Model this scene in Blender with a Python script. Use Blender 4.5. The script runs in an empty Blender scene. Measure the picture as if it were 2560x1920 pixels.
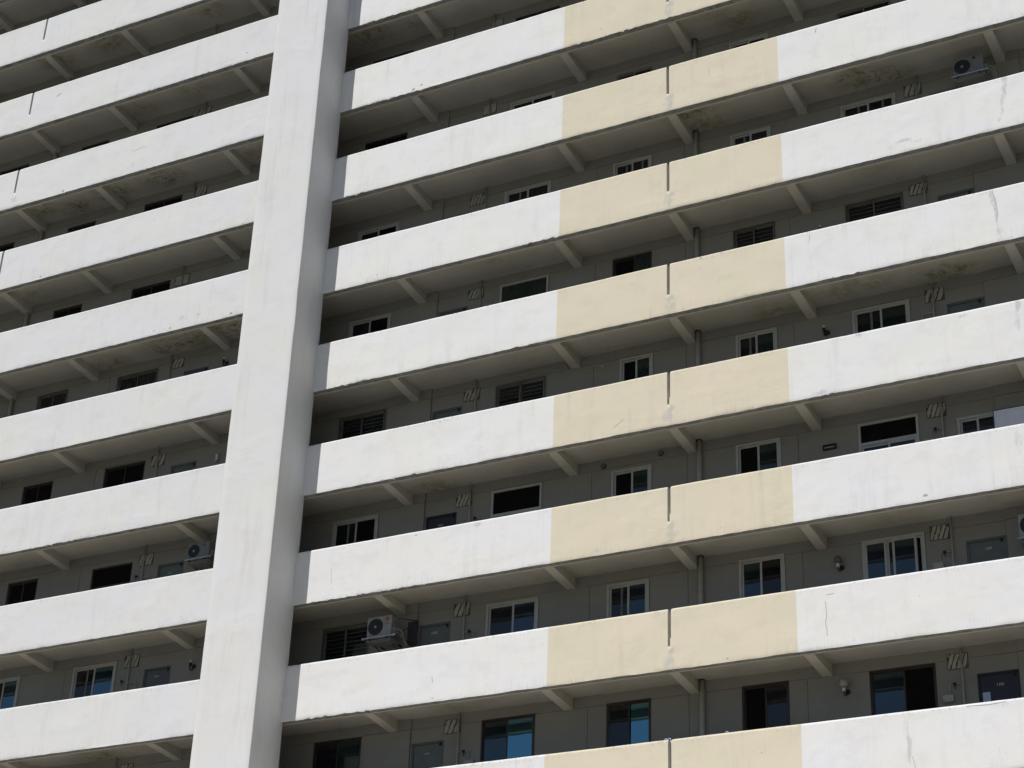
import bpy, bmesh, math, random
from mathutils import Vector, Matrix, noise

random.seed(7)
S = bpy.context.scene
COL = S.collection

# ------------------------------------------------------------------ camera
GZ = 31.52                      # height of the top of parapet 0 above the ground
cam_d = bpy.data.cameras.new("camera")
cam = bpy.data.objects.new("camera", cam_d)
COL.objects.link(cam)
r_ = Vector((0.88900994, 0.45649004, 0.03575141))
u_ = Vector((0.18733337, -0.43385117, 0.88129415))
f_ = Vector((-0.41781279, 0.77678183, 0.47121382))
M = Matrix((r_, u_, -f_)).transposed().to_4x4()
M.translation = Vector((13.85063, -32.637714, -29.919322 + GZ))
cam.matrix_world = M
cam_d.sensor_width = 36.0
cam_d.lens = 4808.035 / 2560 * 36
cam_d.clip_start = 0.5
cam_d.clip_end = 3000
S.camera = cam
S.render.resolution_x, S.render.resolution_y = 1024, 768

# ------------------------------------------------------------------ light
SUN_EL, SUN_AZ = math.radians(56), math.radians(20.3)
to_sun = Vector((-math.sin(SUN_AZ) * math.cos(SUN_EL), -math.cos(SUN_AZ) * math.cos(SUN_EL), math.sin(SUN_EL)))
sd = bpy.data.lights.new("sun", 'SUN')
sd.energy = 4.2
sd.angle = math.radians(0.5)
sd.color = (1.0, 0.968, 0.93)
so = bpy.data.objects.new("sun", sd)
so.rotation_euler = to_sun.to_track_quat('Z', 'Y').to_euler()
so.location = (-20, -60, 90)
COL.objects.link(so)

w = bpy.data.worlds.new("World")
S.world = w
w.use_nodes = True
wn = w.node_tree.nodes
sky = wn.new('ShaderNodeTexSky')
sky.sky_type = 'NISHITA'
sky.sun_disc = False
sky.sun_elevation = SUN_EL
sky.sun_rotation = math.atan2(to_sun.x, to_sun.y)
sky.air_density = 1.0
sky.dust_density = 0.5
sky.ozone_density = 2.6
bg = wn['Background']
bg.inputs['Strength'].default_value = 0.053
w.node_tree.links.new(sky.outputs[0], bg.inputs['Color'])

S.view_settings.view_transform = 'Standard'
S.view_settings.look = 'None'
S.view_settings.gamma = 1.0
S.view_settings.exposure = -0.05
S.render.engine = 'CYCLES'
S.cycles.max_bounces = 8
S.cycles.diffuse_bounces = 6

# ------------------------------------------------------------------ materials
def new_mat(name):
    m = bpy.data.materials.new(name)
    m.use_nodes = True
    nt = m.node_tree
    return m, nt, nt.nodes['Principled BSDF']

def N(nt, typ, **kw):
    n = nt.nodes.new(typ)
    for k, v in kw.items():
        setattr(n, k, v)
    return n

def math_n(nt, op, a, b=None, clamp=False):
    n = N(nt, 'ShaderNodeMath', operation=op)
    n.use_clamp = clamp
    for i, v in enumerate((a, b)):
        if v is None:
            continue
        if isinstance(v, (int, float)):
            n.inputs[i].default_value = v
        else:
            nt.links.new(v, n.inputs[i])
    return n.outputs[0]

def ramp(nt, fac, pts):
    n = N(nt, 'ShaderNodeMapRange')
    nt.links.new(fac, n.inputs['Value'])
    n.inputs['From Min'].default_value = pts[0]
    n.inputs['From Max'].default_value = pts[1]
    n.inputs['To Min'].default_value = pts[2]
    n.inputs['To Max'].default_value = pts[3]
    return n.outputs[0]

def noise_n(nt, scale, detail=4, rough=0.55, vec=(1, 1, 1), off=(0, 0, 0)):
    g = N(nt, 'ShaderNodeNewGeometry')
    mp = N(nt, 'ShaderNodeMapping')
    mp.inputs['Scale'].default_value = vec
    mp.inputs['Location'].default_value = off
    nt.links.new(g.outputs['Position'], mp.inputs['Vector'])
    n = N(nt, 'ShaderNodeTexNoise')
    n.inputs['Scale'].default_value = scale
    n.inputs['Detail'].default_value = detail
    n.inputs['Roughness'].default_value = rough
    nt.links.new(mp.outputs[0], n.inputs['Vector'])
    return n.outputs['Fac']

def mixc(nt, fac, a, b):
    n = N(nt, 'ShaderNodeMix', data_type='RGBA')
    if isinstance(fac, (int, float)):
        n.inputs['Factor'].default_value = fac
    else:
        nt.links.new(fac, n.inputs['Factor'])
    for key, v in (('A', a), ('B', b)):
        sock = [s for s in n.inputs if s.name == key and s.type == 'RGBA'][0]
        if isinstance(v, tuple):
            sock.default_value = (*v, 1)
        else:
            nt.links.new(v, sock)
    return [s for s in n.outputs if s.type == 'RGBA'][0]

def bump(nt, bsdf, h, strength, dist=0.02):
    b = N(nt, 'ShaderNodeBump')
    b.inputs['Strength'].default_value = strength
    b.inputs['Distance'].default_value = dist
    nt.links.new(h, b.inputs['Height'])
    nt.links.new(b.outputs[0], bsdf.inputs['Normal'])

def attr(nt, name):
    return N(nt, 'ShaderNodeAttribute', attribute_name=name).outputs['Fac']

def wall_paint(name, c1, c2, dirt, dirt_amt=1.0):
    """painted plaster: slow hue drift, rain streaks, edge dirt, patches from the 'stain' attribute"""
    m, nt, bs = new_mat(name)
    big = noise_n(nt, 0.55, 5, 0.6, (1, 1, 1.4))
    col = mixc(nt, ramp(nt, big, (0.35, 0.65, 0, 1)), c1, c2)
    # long faint rain streaks
    st = noise_n(nt, 2.2, 5, 0.72, (1.9, 1, 0.14))
    fine = noise_n(nt, 5.0, 5, 0.75, (2.6, 1, 0.30), (3, 0, 8))
    zone = ramp(nt, noise_n(nt, 0.8, 3, 0.6, (1, 1, .6), (31, 0, 8)), (0.42, 0.62, 0.05, 1))
    s = math_n(nt, 'MULTIPLY', math_n(nt, 'MULTIPLY', ramp(nt, st, (0.52, 0.75, 0, 1)), zone, True), 0.27 * dirt_amt, True)
    s2 = math_n(nt, 'MULTIPLY', math_n(nt, 'MULTIPLY', ramp(nt, fine, (0.56, 0.75, 0, 1)), zone, True), 0.20 * dirt_amt, True)
    col = mixc(nt, s, col, tuple(x * 0.62 for x in dirt))
    col = mixc(nt, s2, col, dirt)
    # grime hugging the top and the bottom edge
    vh = attr(nt, 'vh')
    top = ramp(nt, vh, (0.87, 0.99, 0, 1))
    spk = noise_n(nt, 16, 6, 0.75, (1, 1, 0.8), (0, 5, 1))
    mid = noise_n(nt, 1.3, 3, 0.6, (1, 1, 1), (7, 1, 2))
    tmask = math_n(nt, 'MULTIPLY', math_n(nt, 'MULTIPLY', top, ramp(nt, spk, (0.5, 0.66, 0, 1)), True),
                   ramp(nt, mid, (0.42, 0.62, 0.1, 1)), True)
    col = mixc(nt, math_n(nt, 'MULTIPLY', tmask, 0.75), col, (0.25, 0.24, 0.22))
    bot = ramp(nt, vh, (0.22, 0.0, 0, 1))
    mid2 = noise_n(nt, 1.0, 3, 0.6, (1, 1, 1), (1, 9, 4))
    spk2 = noise_n(nt, 8, 6, 0.75, (1.6, 1, 0.7), (9, 5, 1))
    bmask = math_n(nt, 'MULTIPLY', math_n(nt, 'MULTIPLY', bot, ramp(nt, spk2, (0.5, 0.68, 0, 1)), True),
                   ramp(nt, mid2, (0.47, 0.64, 0, 1)), True)
    col = mixc(nt, math_n(nt, 'MULTIPLY', bmask, 0.5), col, (0.36, 0.34, 0.30))
    # drip marks fringing the foot
    dz = ramp(nt, vh, (0.26, 0.02, 0, 1))
    dn = noise_n(nt, 6.5, 5, 0.75, (3.0, 1, 0.22), (5, 0, 3))
    dmask = math_n(nt, 'MULTIPLY', math_n(nt, 'MULTIPLY', dz, ramp(nt, dn, (0.50, 0.70, 0, 1)), True),
                   ramp(nt, noise_n(nt, 0.7, 3, 0.6, (1, 1, 1), (41, 9, 4)), (0.44, 0.6, 0.05, 1)), True)
    col = mixc(nt, math_n(nt, 'MULTIPLY', dmask, 0.42), col, tuple(x * 0.66 for x in dirt))
    # faint blotches where the wall was touched up
    tb = noise_n(nt, 1.9, 6, 0.7, (1, 1, 1.3), (61, 9, 4))
    col = mixc(nt, math_n(nt, 'MULTIPLY', ramp(nt, tb, (0.53, 0.60, 0, 1)), 0.16, True), col, tuple(x * 1.04 for x in dirt))
    # sparse pock marks
    pk = noise_n(nt, 11, 3, 0.6, (1, 1, 1), (20, 3, 1))
    col = mixc(nt, math_n(nt, 'MULTIPLY', ramp(nt, pk, (0.735, 0.76, 0, 1)), 0.35, True), col, (0.3, 0.29, 0.27))
    # individual patches and runs
    sa = attr(nt, 'stain')
    br = noise_n(nt, 7, 5, 0.75, (1.4, 1, 0.5), (2, 2, 2))
    pm = ramp(nt, math_n(nt, 'ADD', sa, math_n(nt, 'MULTIPLY', math_n(nt, 'SUBTRACT', br, 0.5), 1.5)), (0.42, 0.72, 0, 1))
    pm = math_n(nt, 'MULTIPLY', pm, ramp(nt, sa, (0.05, 0.3, 0, 0.55)), True)
    col = mixc(nt, pm, col, (0.44, 0.45, 0.46))
    nt.links.new(col, bs.inputs['Base Color'])
    bs.inputs['Roughness'].default_value = 0.85
    bs.inputs['Specular IOR Level'].default_value = 0.25
    rz = ramp(nt, noise_n(nt, 0.7, 2, 0.5, (1, 1, 1.6), (51, 3, 3)), (0.52, 0.72, 0.10, 1.0))
    rel = math_n(nt, 'MULTIPLY', noise_n(nt, 3.0, 5, 0.6, (1, 1, 1.6), (0, 9, 0)), rz)
    hb = math_n(nt, 'ADD', rel, math_n(nt, 'MULTIPLY', noise_n(nt, 40, 4, 0.6), 0.07))
    bump(nt, bs, hb, 0.42, 0.028)
    return m

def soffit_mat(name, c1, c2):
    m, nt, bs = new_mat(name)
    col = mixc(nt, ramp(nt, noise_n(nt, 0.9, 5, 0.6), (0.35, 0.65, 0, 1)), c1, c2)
    # mould and yellowed peeling paint where the 'stain' attribute says so
    sa = attr(nt, 'stain')
    a = noise_n(nt, 3.2, 7, 0.75)
    b = noise_n(nt, 7.5, 6, 0.8, (1, 1, 1), (4, 4, 4))
    m1 = math_n(nt, 'MULTIPLY', ramp(nt, sa, (0.05, 0.7, 0, 1)), ramp(nt, a, (0.42, 0.6, 0, 1)), True)
    col = mixc(nt, math_n(nt, 'MULTIPLY', m1, 0.75), col, (0.27, 0.25, 0.12))
    m2 = math_n(nt, 'MULTIPLY', ramp(nt, sa, (0.15, 0.8, 0, 1)), ramp(nt, b, (0.55, 0.60, 0, 1)), True)
    col = mixc(nt, math_n(nt, 'MULTIPLY', m2, 0.75), col, (0.42, 0.37, 0.24))
    m3 = math_n(nt, 'MULTIPLY', ramp(nt, sa, (0.25, 0.9, 0, 1)), ramp(nt, b, (0.47, 0.43, 0, 1)), True)
    col = mixc(nt, math_n(nt, 'MULTIPLY', m3, 0.7), col, (0.07, 0.065, 0.05))
    sp = noise_n(nt, 2.2, 7, 0.8, (1, 1, 1), (14, 4, 4))
    col = mixc(nt, math_n(nt, 'MULTIPLY', ramp(nt, sp, (0.56, 0.72, 0, 1)), 0.3, True), col, (0.2, 0.19, 0.15))
    nt.links.new(col, bs.inputs['Base Color'])
    bs.inputs['Roughness'].default_value = 0.9
    bs.inputs['Specular IOR Level'].default_value = 0.15
    hb = math_n(nt, 'ADD', noise_n(nt, 2.5, 6, 0.65), math_n(nt, 'MULTIPLY', m2, 0.5))
    bump(nt, bs, hb, 0.5, 0.03)
    return m

def plain(name, c, rough=0.5, metal=0.0, var=0.12, spec=0.5, scale=6.0):
    m, nt, bs = new_mat(name)
    n = noise_n(nt, scale, 4, 0.6)
    col = mixc(nt, ramp(nt, n, (0.3, 0.7, 0, 1)), tuple(x * (1 - var) for x in c), tuple(min(1, x * (1 + var)) for x in c))
    nt.links.new(col, bs.inputs['Base Color'])
    bs.inputs['Roughness'].default_value = rough
    bs.inputs['Metallic'].default_value = metal
    bs.inputs['Specular IOR Level'].default_value = spec
    return m

def glass(name, c, ior, rough=0.02, tint=None):
    m, nt, bs = new_mat(name)
    n = noise_n(nt, 1.1, 3, 0.5)
    col = mixc(nt, ramp(nt, n, (0.35, 0.65, 0, 1)), tuple(x * 0.6 for x in c), tuple(x * 1.4 for x in c))
    nt.links.new(col, bs.inputs['Base Color'])
    bs.inputs['Roughness'].default_value = rough
    bs.inputs['IOR'].default_value = ior
    if tint:
        bs.inputs['Specular Tint'].default_value = (*tint, 1)
    bump(nt, bs, noise_n(nt, 1.4, 2, 0.5), 0.06, 0.02)
    return m

MW = wall_paint('white_paint', (0.80, 0.80, 0.83), (0.80, 0.80, 0.765), (0.60, 0.59, 0.58))
MWL = wall_paint('white_paint_old', (0.73, 0.735, 0.765), (0.74, 0.74, 0.715), (0.56, 0.55, 0.54))
MB = wall_paint('beige_paint', (0.745, 0.668, 0.535), (0.70, 0.655, 0.51), (0.56, 0.50, 0.41))
MP = wall_paint('pier_paint', (0.74, 0.74, 0.77), (0.735, 0.735, 0.71), (0.60, 0.59, 0.58), 1.15)
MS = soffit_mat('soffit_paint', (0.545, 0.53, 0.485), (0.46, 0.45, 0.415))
MBM = soffit_mat('soffit_paint_lit', (0.58, 0.565, 0.51), (0.50, 0.49, 0.445))  # same paint as the soffit, lightened so the beams look brighter lit
MFLOOR = plain('floor_screed', (0.13, 0.13, 0.125), 0.9, 0, 0.3, 0.2)
MG = plain('foot_strip_grey', (0.24, 0.255, 0.262), 0.9, 0, 0.3, 0.2)  # darker blue-grey strip along the underside of the parapet foot
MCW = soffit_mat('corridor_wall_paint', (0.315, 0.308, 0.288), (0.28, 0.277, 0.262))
MCHIP = plain('bare_cement', (0.42, 0.40, 0.37), 0.95, 0, 0.25, 0.1, 12)
MSLIT = plain('slit_render', (0.66, 0.64, 0.60), 0.9, 0, 0.1, 0.2)
MCRACK = plain('crack_dark', (0.30, 0.29, 0.28), 0.95, 0, 0.3, 0.1, 12)
MFLAKE = plain('paint_flake', (0.82, 0.82, 0.80), 0.9, 0, 0.05, 0.1, 12)
MUW = plain('white_window_frame', (0.46, 0.47, 0.465), 0.4, 0, 0.08)
MAL = plain('aluminium_frame', (0.24, 0.238, 0.225), 0.4, 0.2, 0.12)
MBR = plain('brown_frame', (0.045, 0.034, 0.034), 0.45, 0, 0.2)
MDK = plain('dark_screen', (0.009, 0.008, 0.009), 0.8, 0, 0.3, 0.1)
MGL = glass('dark_glass', (0.012, 0.014, 0.018), 1.55)
MGT = glass('green_glass', (0.012, 0.028, 0.027), 1.6)
MGS = glass('tinted_glass', (0.010, 0.016, 0.026), 1.85, 0.02, (0.7, 0.9, 1.0))
MGR = glass('reflective_glass', (0.01, 0.02, 0.035), 4.2, 0.015, (0.35, 0.8, 1.0))
MGQ = glass('half_reflective_glass', (0.01, 0.018, 0.03), 2.5, 0.015, (0.5, 0.85, 1.0))
MCUR = plain('pale_curtain', (0.16, 0.19, 0.19), 0.8, 0, 0.2, 0.1)
MBAR = plain('guard_bar_metal', (0.15, 0.148, 0.14), 0.45, 0.4, 0.15)
MPIPE = plain('painted_pipe', (0.42, 0.41, 0.37), 0.6, 0, 0.12, 0.3)
MSTRIP = plain('louvre_strip', (0.42, 0.42, 0.385), 0.8, 0, 0.15, 0.2)
MGAP = plain('louvre_gap', (0.12, 0.117, 0.105), 0.8, 0, 0.2, 0.2)
MDOOR = plain('grey_door_paint', (0.135, 0.155, 0.158), 0.5, 0, 0.12)
MDOORB = plain('blue_door_paint', (0.024, 0.027, 0.045), 0.5, 0, 0.15)
MDOORL = plain('slate_door_paint', (0.105, 0.115, 0.14), 0.5, 0, 0.12)
MBLK = plain('black_metal', (0.018, 0.018, 0.02), 0.5, 0, 0.2)
MWHT = plain('white_plastic', (0.72, 0.72, 0.70), 0.35, 0, 0.06)
MACC = plain('casing_enamel', (0.28, 0.28, 0.28), 0.4, 0, 0.12, 0.4, 3)
MACG = plain('dark_casing_enamel', (0.19, 0.19, 0.19), 0.5, 0, 0.15, 0.4, 3)  # darker tone of the casing enamel, used on two units
MACD = plain('casing_side_enamel', (0.27, 0.27, 0.25), 0.5, 0, 0.15, 0.4, 3)
MFAN = plain('fan_dark', (0.05, 0.05, 0.055), 0.5, 0, 0.2)
MGALV = plain('galvanised_steel', (0.42, 0.43, 0.44), 0.4, 0.5, 0.15)
MRED = plain('red_print', (0.42, 0.05, 0.07), 0.5)
MBLU = plain('blue_print', (0.04, 0.07, 0.22), 0.5)
MGRY = plain('grey_print', (0.16, 0.16, 0.17), 0.5)
MPAPER = plain('pale_blue_paper', (0.50, 0.60, 0.78), 0.8, 0, 0.05, 0.2)
MPLATE = plain('plate_white', (0.32, 0.33, 0.34), 0.5, 0, 0.1)
MBRASS = plain('dull_tube', (0.42, 0.42, 0.30), 0.4, 0, 0.1)
MCOP = plain('pipe_insulation', (0.40, 0.38, 0.30), 0.7, 0, 0.2)

# ------------------------------------------------------------------ helpers
def link(o, parent=None):
    COL.objects.link(o)
    if parent is not None:
        o.parent = parent
    return o

def mk(name, bm, mats, parent=None, smooth=False, origin=None):
    me = bpy.data.meshes.new(name)
    bmesh.ops.recalc_face_normals(bm, faces=bm.faces[:])
    if origin is not None:
        bmesh.ops.translate(bm, verts=bm.verts[:], vec=-Vector(origin))
    bm.to_mesh(me)
    bm.free()
    for m in (mats if isinstance(mats, (list, tuple)) else [mats]):
        me.materials.append(m)
    if smooth:
        for p in me.polygons:
            p.use_smooth = True
    o = bpy.data.objects.new(name, me)
    if origin is not None:
        o.location = origin
    return link(o, parent)

def box(bm, x0, x1, y0, y1, z0, z1, mi=0, bev=0.0):
    vs = [bm.verts.new((x, y, z)) for x in (x0, x1) for y in (y0, y1) for z in (z0, z1)]
    fs = []
    for q in ((0, 1, 3, 2), (4, 6, 7, 5), (0, 4, 5, 1), (2, 3, 7, 6), (0, 2, 6, 4), (1, 5, 7, 3)):
        f = bm.faces.new([vs[i] for i in q])
        f.material_index = mi
        fs.append(f)
    if bev:
        es = list({e for f in fs for e in f.edges})
        r = bmesh.ops.bevel(bm, geom=es, offset=bev, segments=2, affect='EDGES', profile=0.5)
        for f in r['faces']:
            f.material_index = mi

def tube(bm, pts, r, seg=10, mi=0, caps=True):
    pts = [Vector(p) for p in pts]
    rings = []
    for i, p in enumerate(pts):
        d = (pts[min(i + 1, len(pts) - 1)] - pts[max(i - 1, 0)]).normalized()
        a = d.orthogonal().normalized() if i == 0 else (prev_a - d * prev_a.dot(d)).normalized()
        prev_a = a
        b = d.cross(a)
        rr = r[i] if isinstance(r, (list, tuple)) else r
        rings.append([bm.verts.new(p + (a * math.cos(t) + b * math.sin(t)) * rr)
                      for t in [2 * math.pi * k / seg for k in range(seg)]])
    for i in range(len(rings) - 1):
        for k in range(seg):
            f = bm.faces.new((rings[i][k], rings[i][(k + 1) % seg], rings[i + 1][(k + 1) % seg], rings[i + 1][k]))
            f.material_index = mi
            f.smooth = True
    if caps:
        for rg in (rings[0], rings[-1]):
            f = bm.faces.new(rg)
            f.material_index = mi

def sphere(bm, c, r, sx=1, sy=1, sz=1, mi=0, seg=20):
    g = bmesh.ops.create_uvsphere(bm, u_segments=seg, v_segments=seg // 2, radius=r)
    bmesh.ops.scale(bm, verts=g['verts'], vec=(sx, sy, sz))
    bmesh.ops.translate(bm, verts=g['verts'], vec=Vector(c))
    for v in g['verts']:
        for f in v.link_faces:
            f.material_index = mi
            f.smooth = True

def tag(o, label, cat, group=None):
    o['label'] = label
    o['category'] = cat
    if group:
        o['group'] = group
    return o

def empty(name, loc):
    o = bpy.data.objects.new(name, None)
    o.location = loc
    return link(o)

def text_bm(s, size, bold=0.0):
    cu = bpy.data.curves.new('t', 'FONT')
    cu.body = s
    cu.size = size
    cu.align_x = 'CENTER'
    cu.align_y = 'CENTER'
    cu.extrude = 0.0015
    cu.offset = bold
    cu.resolution_u = 3
    o = bpy.data.objects.new('t', cu)
    COL.objects.link(o)
    dg = bpy.context.evaluated_depsgraph_get()
    me = bpy.data.meshes.new_from_object(o.evaluated_get(dg))
    bm = bmesh.new()
    bm.from_mesh(me)
    bpy.data.objects.remove(o)
    bpy.data.curves.remove(cu)
    bpy.data.meshes.remove(me)
    bmesh.ops.rotate(bm, verts=bm.verts[:], cent=(0, 0, 0), matrix=Matrix.Rotation(math.radians(90), 3, 'X'))
    return bm

# ------------------------------------------------------------------ dimensions
H, HP, HS = 2.65, 1.271, 0.794       # storey, parapet height, slit depth
XL, XR = -27.0, 13.5
PX0, PX1, PD = -10.46, -8.94, 1.0
PXI = -9.75                          # side wall of the corridor behind the pier
#    # the tall pier
WY = 1.27                            # corridor wall plane
SY = 0.165                           # soffit above parapet foot
L0, L1 = -4, 11                      # storeys built (parapet indices, top to bottom)
def ZT(k): return GZ - k * H
def ZS(k): return ZT(k) - HP + SY    # soffit under parapet k

# ------------------------------------------------------------------ ground (structure)
bm = bmesh.new()
n = 40
ext = 1600
vs = [[bm.verts.new((-ext + 2 * ext * i / n, -ext + 2 * ext * j / n, 0)) for j in range(n + 1)] for i in range(n + 1)]
for i in range(n):
    for j in range(n):
        bm.faces.new((vs[i][j], vs[i + 1][j], vs[i + 1][j + 1], vs[i][j + 1]))
gm, nt, bs = new_mat('ground_paving')
gcol = mixc(nt, ramp(nt, noise_n(nt, 0.03, 6, 0.6), (0.4, 0.6, 0, 1)), (0.12, 0.118, 0.09), (0.165, 0.155, 0.12))
nt.links.new(gcol, bs.inputs['Base Color'])
bs.inputs['Roughness'].default_value = 0.9
g = mk('ground', bm, gm)
g['kind'] = 'structure'
bm = bmesh.new()  # pale sheet added on the ground to bounce warm light onto the lower soffits
vv = [[bm.verts.new((-45 + 75 * i / 30, -16 + 15.6 * j / 8, 0.004)) for j in range(9)] for i in range(31)]
for i in range(30):
    for j in range(8):
        bm.faces.new((vv[i][j], vv[i + 1][j], vv[i + 1][j + 1], vv[i][j + 1]))
fm, nt, bs = new_mat('bounce_sheet_tan')
fcol = mixc(nt, ramp(nt, noise_n(nt, 0.3, 6, 0.6), (0.4, 0.6, 0, 1)), (0.56, 0.49, 0.38), (0.63, 0.56, 0.45))
nt.links.new(fcol, bs.inputs['Base Color'])
bs.inputs['Roughness'].default_value = 0.9
g2 = mk('bounce_sheet', bm, fm)
g2['kind'] = 'structure'

# ------------------------------------------------------------------ the building
B = empty('apartment_building', (-6.0, 0.0, 0.0))
tag(B, 'white concrete apartment block with open corridors, beige parapet panels and a tall pier', 'building')
BI = Matrix.Translation((6.0, 0, 0))

def part(name, bm, mats, parent=None, smooth=False, label=None):
    """a part of the building; geometry given in world coordinates"""
    p = B if parent is None else parent
    if parent is None:
        bmesh.ops.translate(bm, verts=bm.verts[:], vec=Vector((6.0, 0, 0)))
    else:
        bmesh.ops.translate(bm, verts=bm.verts[:], vec=Vector((6.0, 0, 0)) - Vector(parent.get('off', (0, 0, 0))))
    o = mk(name, bm, mats, p, smooth)
    if label:
        o['label'] = label
    return o

# stains on the parapets: (level, x, z from top, rx, rz, strength)
STAIN = [
    (2, 7.5, -0.05, .07, .25, 1), (2, 7.47, -0.35, .07, .3, .8), (2, 7.38, -0.75, .05, .3, .8), (2, 7.3, -1.05, .04, .1, .7),
    (3, 7.0, -0.1, .05, .25, 1), (3, 7.07, -0.5, .07, .4, .9), (3, 7.09, -1.0, .09, .3, .7),
    (4, 7.31, -0.1, .07, .3, 1), (4, 7.26, -0.5, .06, .35, .8), (5, 7.05, -0.3, .10, .5, .6),
    (7, 4.58, -0.3, .05, .35, 1), (7, 4.63, -0.7, .055, .45, .9), (7, 4.66, -1.05, .03, .2, .5), (7, 6.3, -0.95, .25, .25, .5),
    (2, 5.0, -1.05, .22, .04, .9), (2, 5.3, -0.98, .22, .04, .9), (2, 5.6, -1.05, .2, .05, .9),
    (0, -6.83, -1.15, .14, .035, 1), (0, -6.58, -1.12, .035, .08, 1),
    (2, -7.45, -1.13, .2, .10, .6), (2, -13.1, -1.0, .28, .16, .6), (2, -12.5, -0.95, .2, .16, .5), (2, -11.6, -1.18, .05, .05, 1),
    (0, -19.5, -1.02, .22, .14, .7), (0, -15.4, -1.0, .25, .12, .55),
    (5, -1.6, -1.15, .16, .12, .7), (4, 3.3, -1.2, .28, .07, .8), (4, 4.13, -0.06, .15, .07, .8),
    (5, 5.24, -1.15, .06, .04, 1), (5, -4.4, -0.1, .14, .09, .8), (3, 1.2, -0.04, .2, .05, .7),
    (3, -9, -0.6, 0.01, .01, 0), (6, 6.3, -0.6, .5, .45, .35), (1, 3.6, -0.3, .12, .4, .35), (5, 3.9, -.6, .2, .5, .3),
    (6, 4.6, -0.9, .2, .3, .35), (-1, -15.0, -1.15, .8, .05, .6), (-1, -12.8, -1.1, .8, .07, .6), (-2, -17.4, -1.17, .35, .05, .7),
]
for k in range(-2, 8):
    STAIN.append((k, 0.06, -0.86, .16, .08, .9))
    STAIN.append((k, 0.02 + .05 * math.sin(k * 3), -1.08, .20, .22, .72))
for k in range(L0, 8):          # a scatter of smaller random scuffs
    for q in range(9):
        STAIN.append((k, random.uniform(-22, 8.5), -random.choice([random.uniform(0.03, 0.15), random.uniform(1.0, 1.24), random.uniform(.1, 1.2)]),
                      random.uniform(.04, .22), random.uniform(.03, .10), random.uniform(.3, .62)))
# flaked lengths of the foot of the parapet: (level, x0, x1)
FLAKE = [(-1, -15.7, -14.7), (-1, -14.2, -13.2), (-1, -12.6, -11.6), (-2, -17.8, -17.0), (0, -17.9, -17.5), (4, -6.9, -5.9),
         (4, 2.95, 3.7), (2, -3.6, -2.7), (-1, .2, 1.7), (0, -8.3, -6.6), (3, -3.9, -3.2), (3, -8.5, -7.2), (6, -8.4, -6.4),
         (5, -8.5, -5.5), (1, -8.5, -7.4), (-1, -8.3, -6.8), (0, -2.5, 0.5), (0, -15.2, -14.4), (3, 3.4, 4.2), (4, -16.8, -15.4), (5, -11.4, -10.9)]

def front_y(x, z):
    return (noise.noise(Vector((x * 0.9, 3.1, z * 1.3))) * 0.008
            + noise.noise(Vector((x * 4.3, 7.7, z * 4.0))) * 0.0030)

def foot_dz(k, x, z):
    d = noise.noise(Vector((x * 1.1, 11.0 + k, z))) * 0.009 + noise.noise(Vector((x * 5.0, 1.0 + k, z))) * 0.009
    for kk, a, b in FLAKE:
        if kk == k and a - .1 < x < b + .1:
            e = min(1, (x - a + .1) / .15, (b + .1 - x) / .15)
            d += max(0, e) * (0.030 * (noise.noise(Vector((x * 9, 5, k * 2.0))) + 0.15))
    return d

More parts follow.
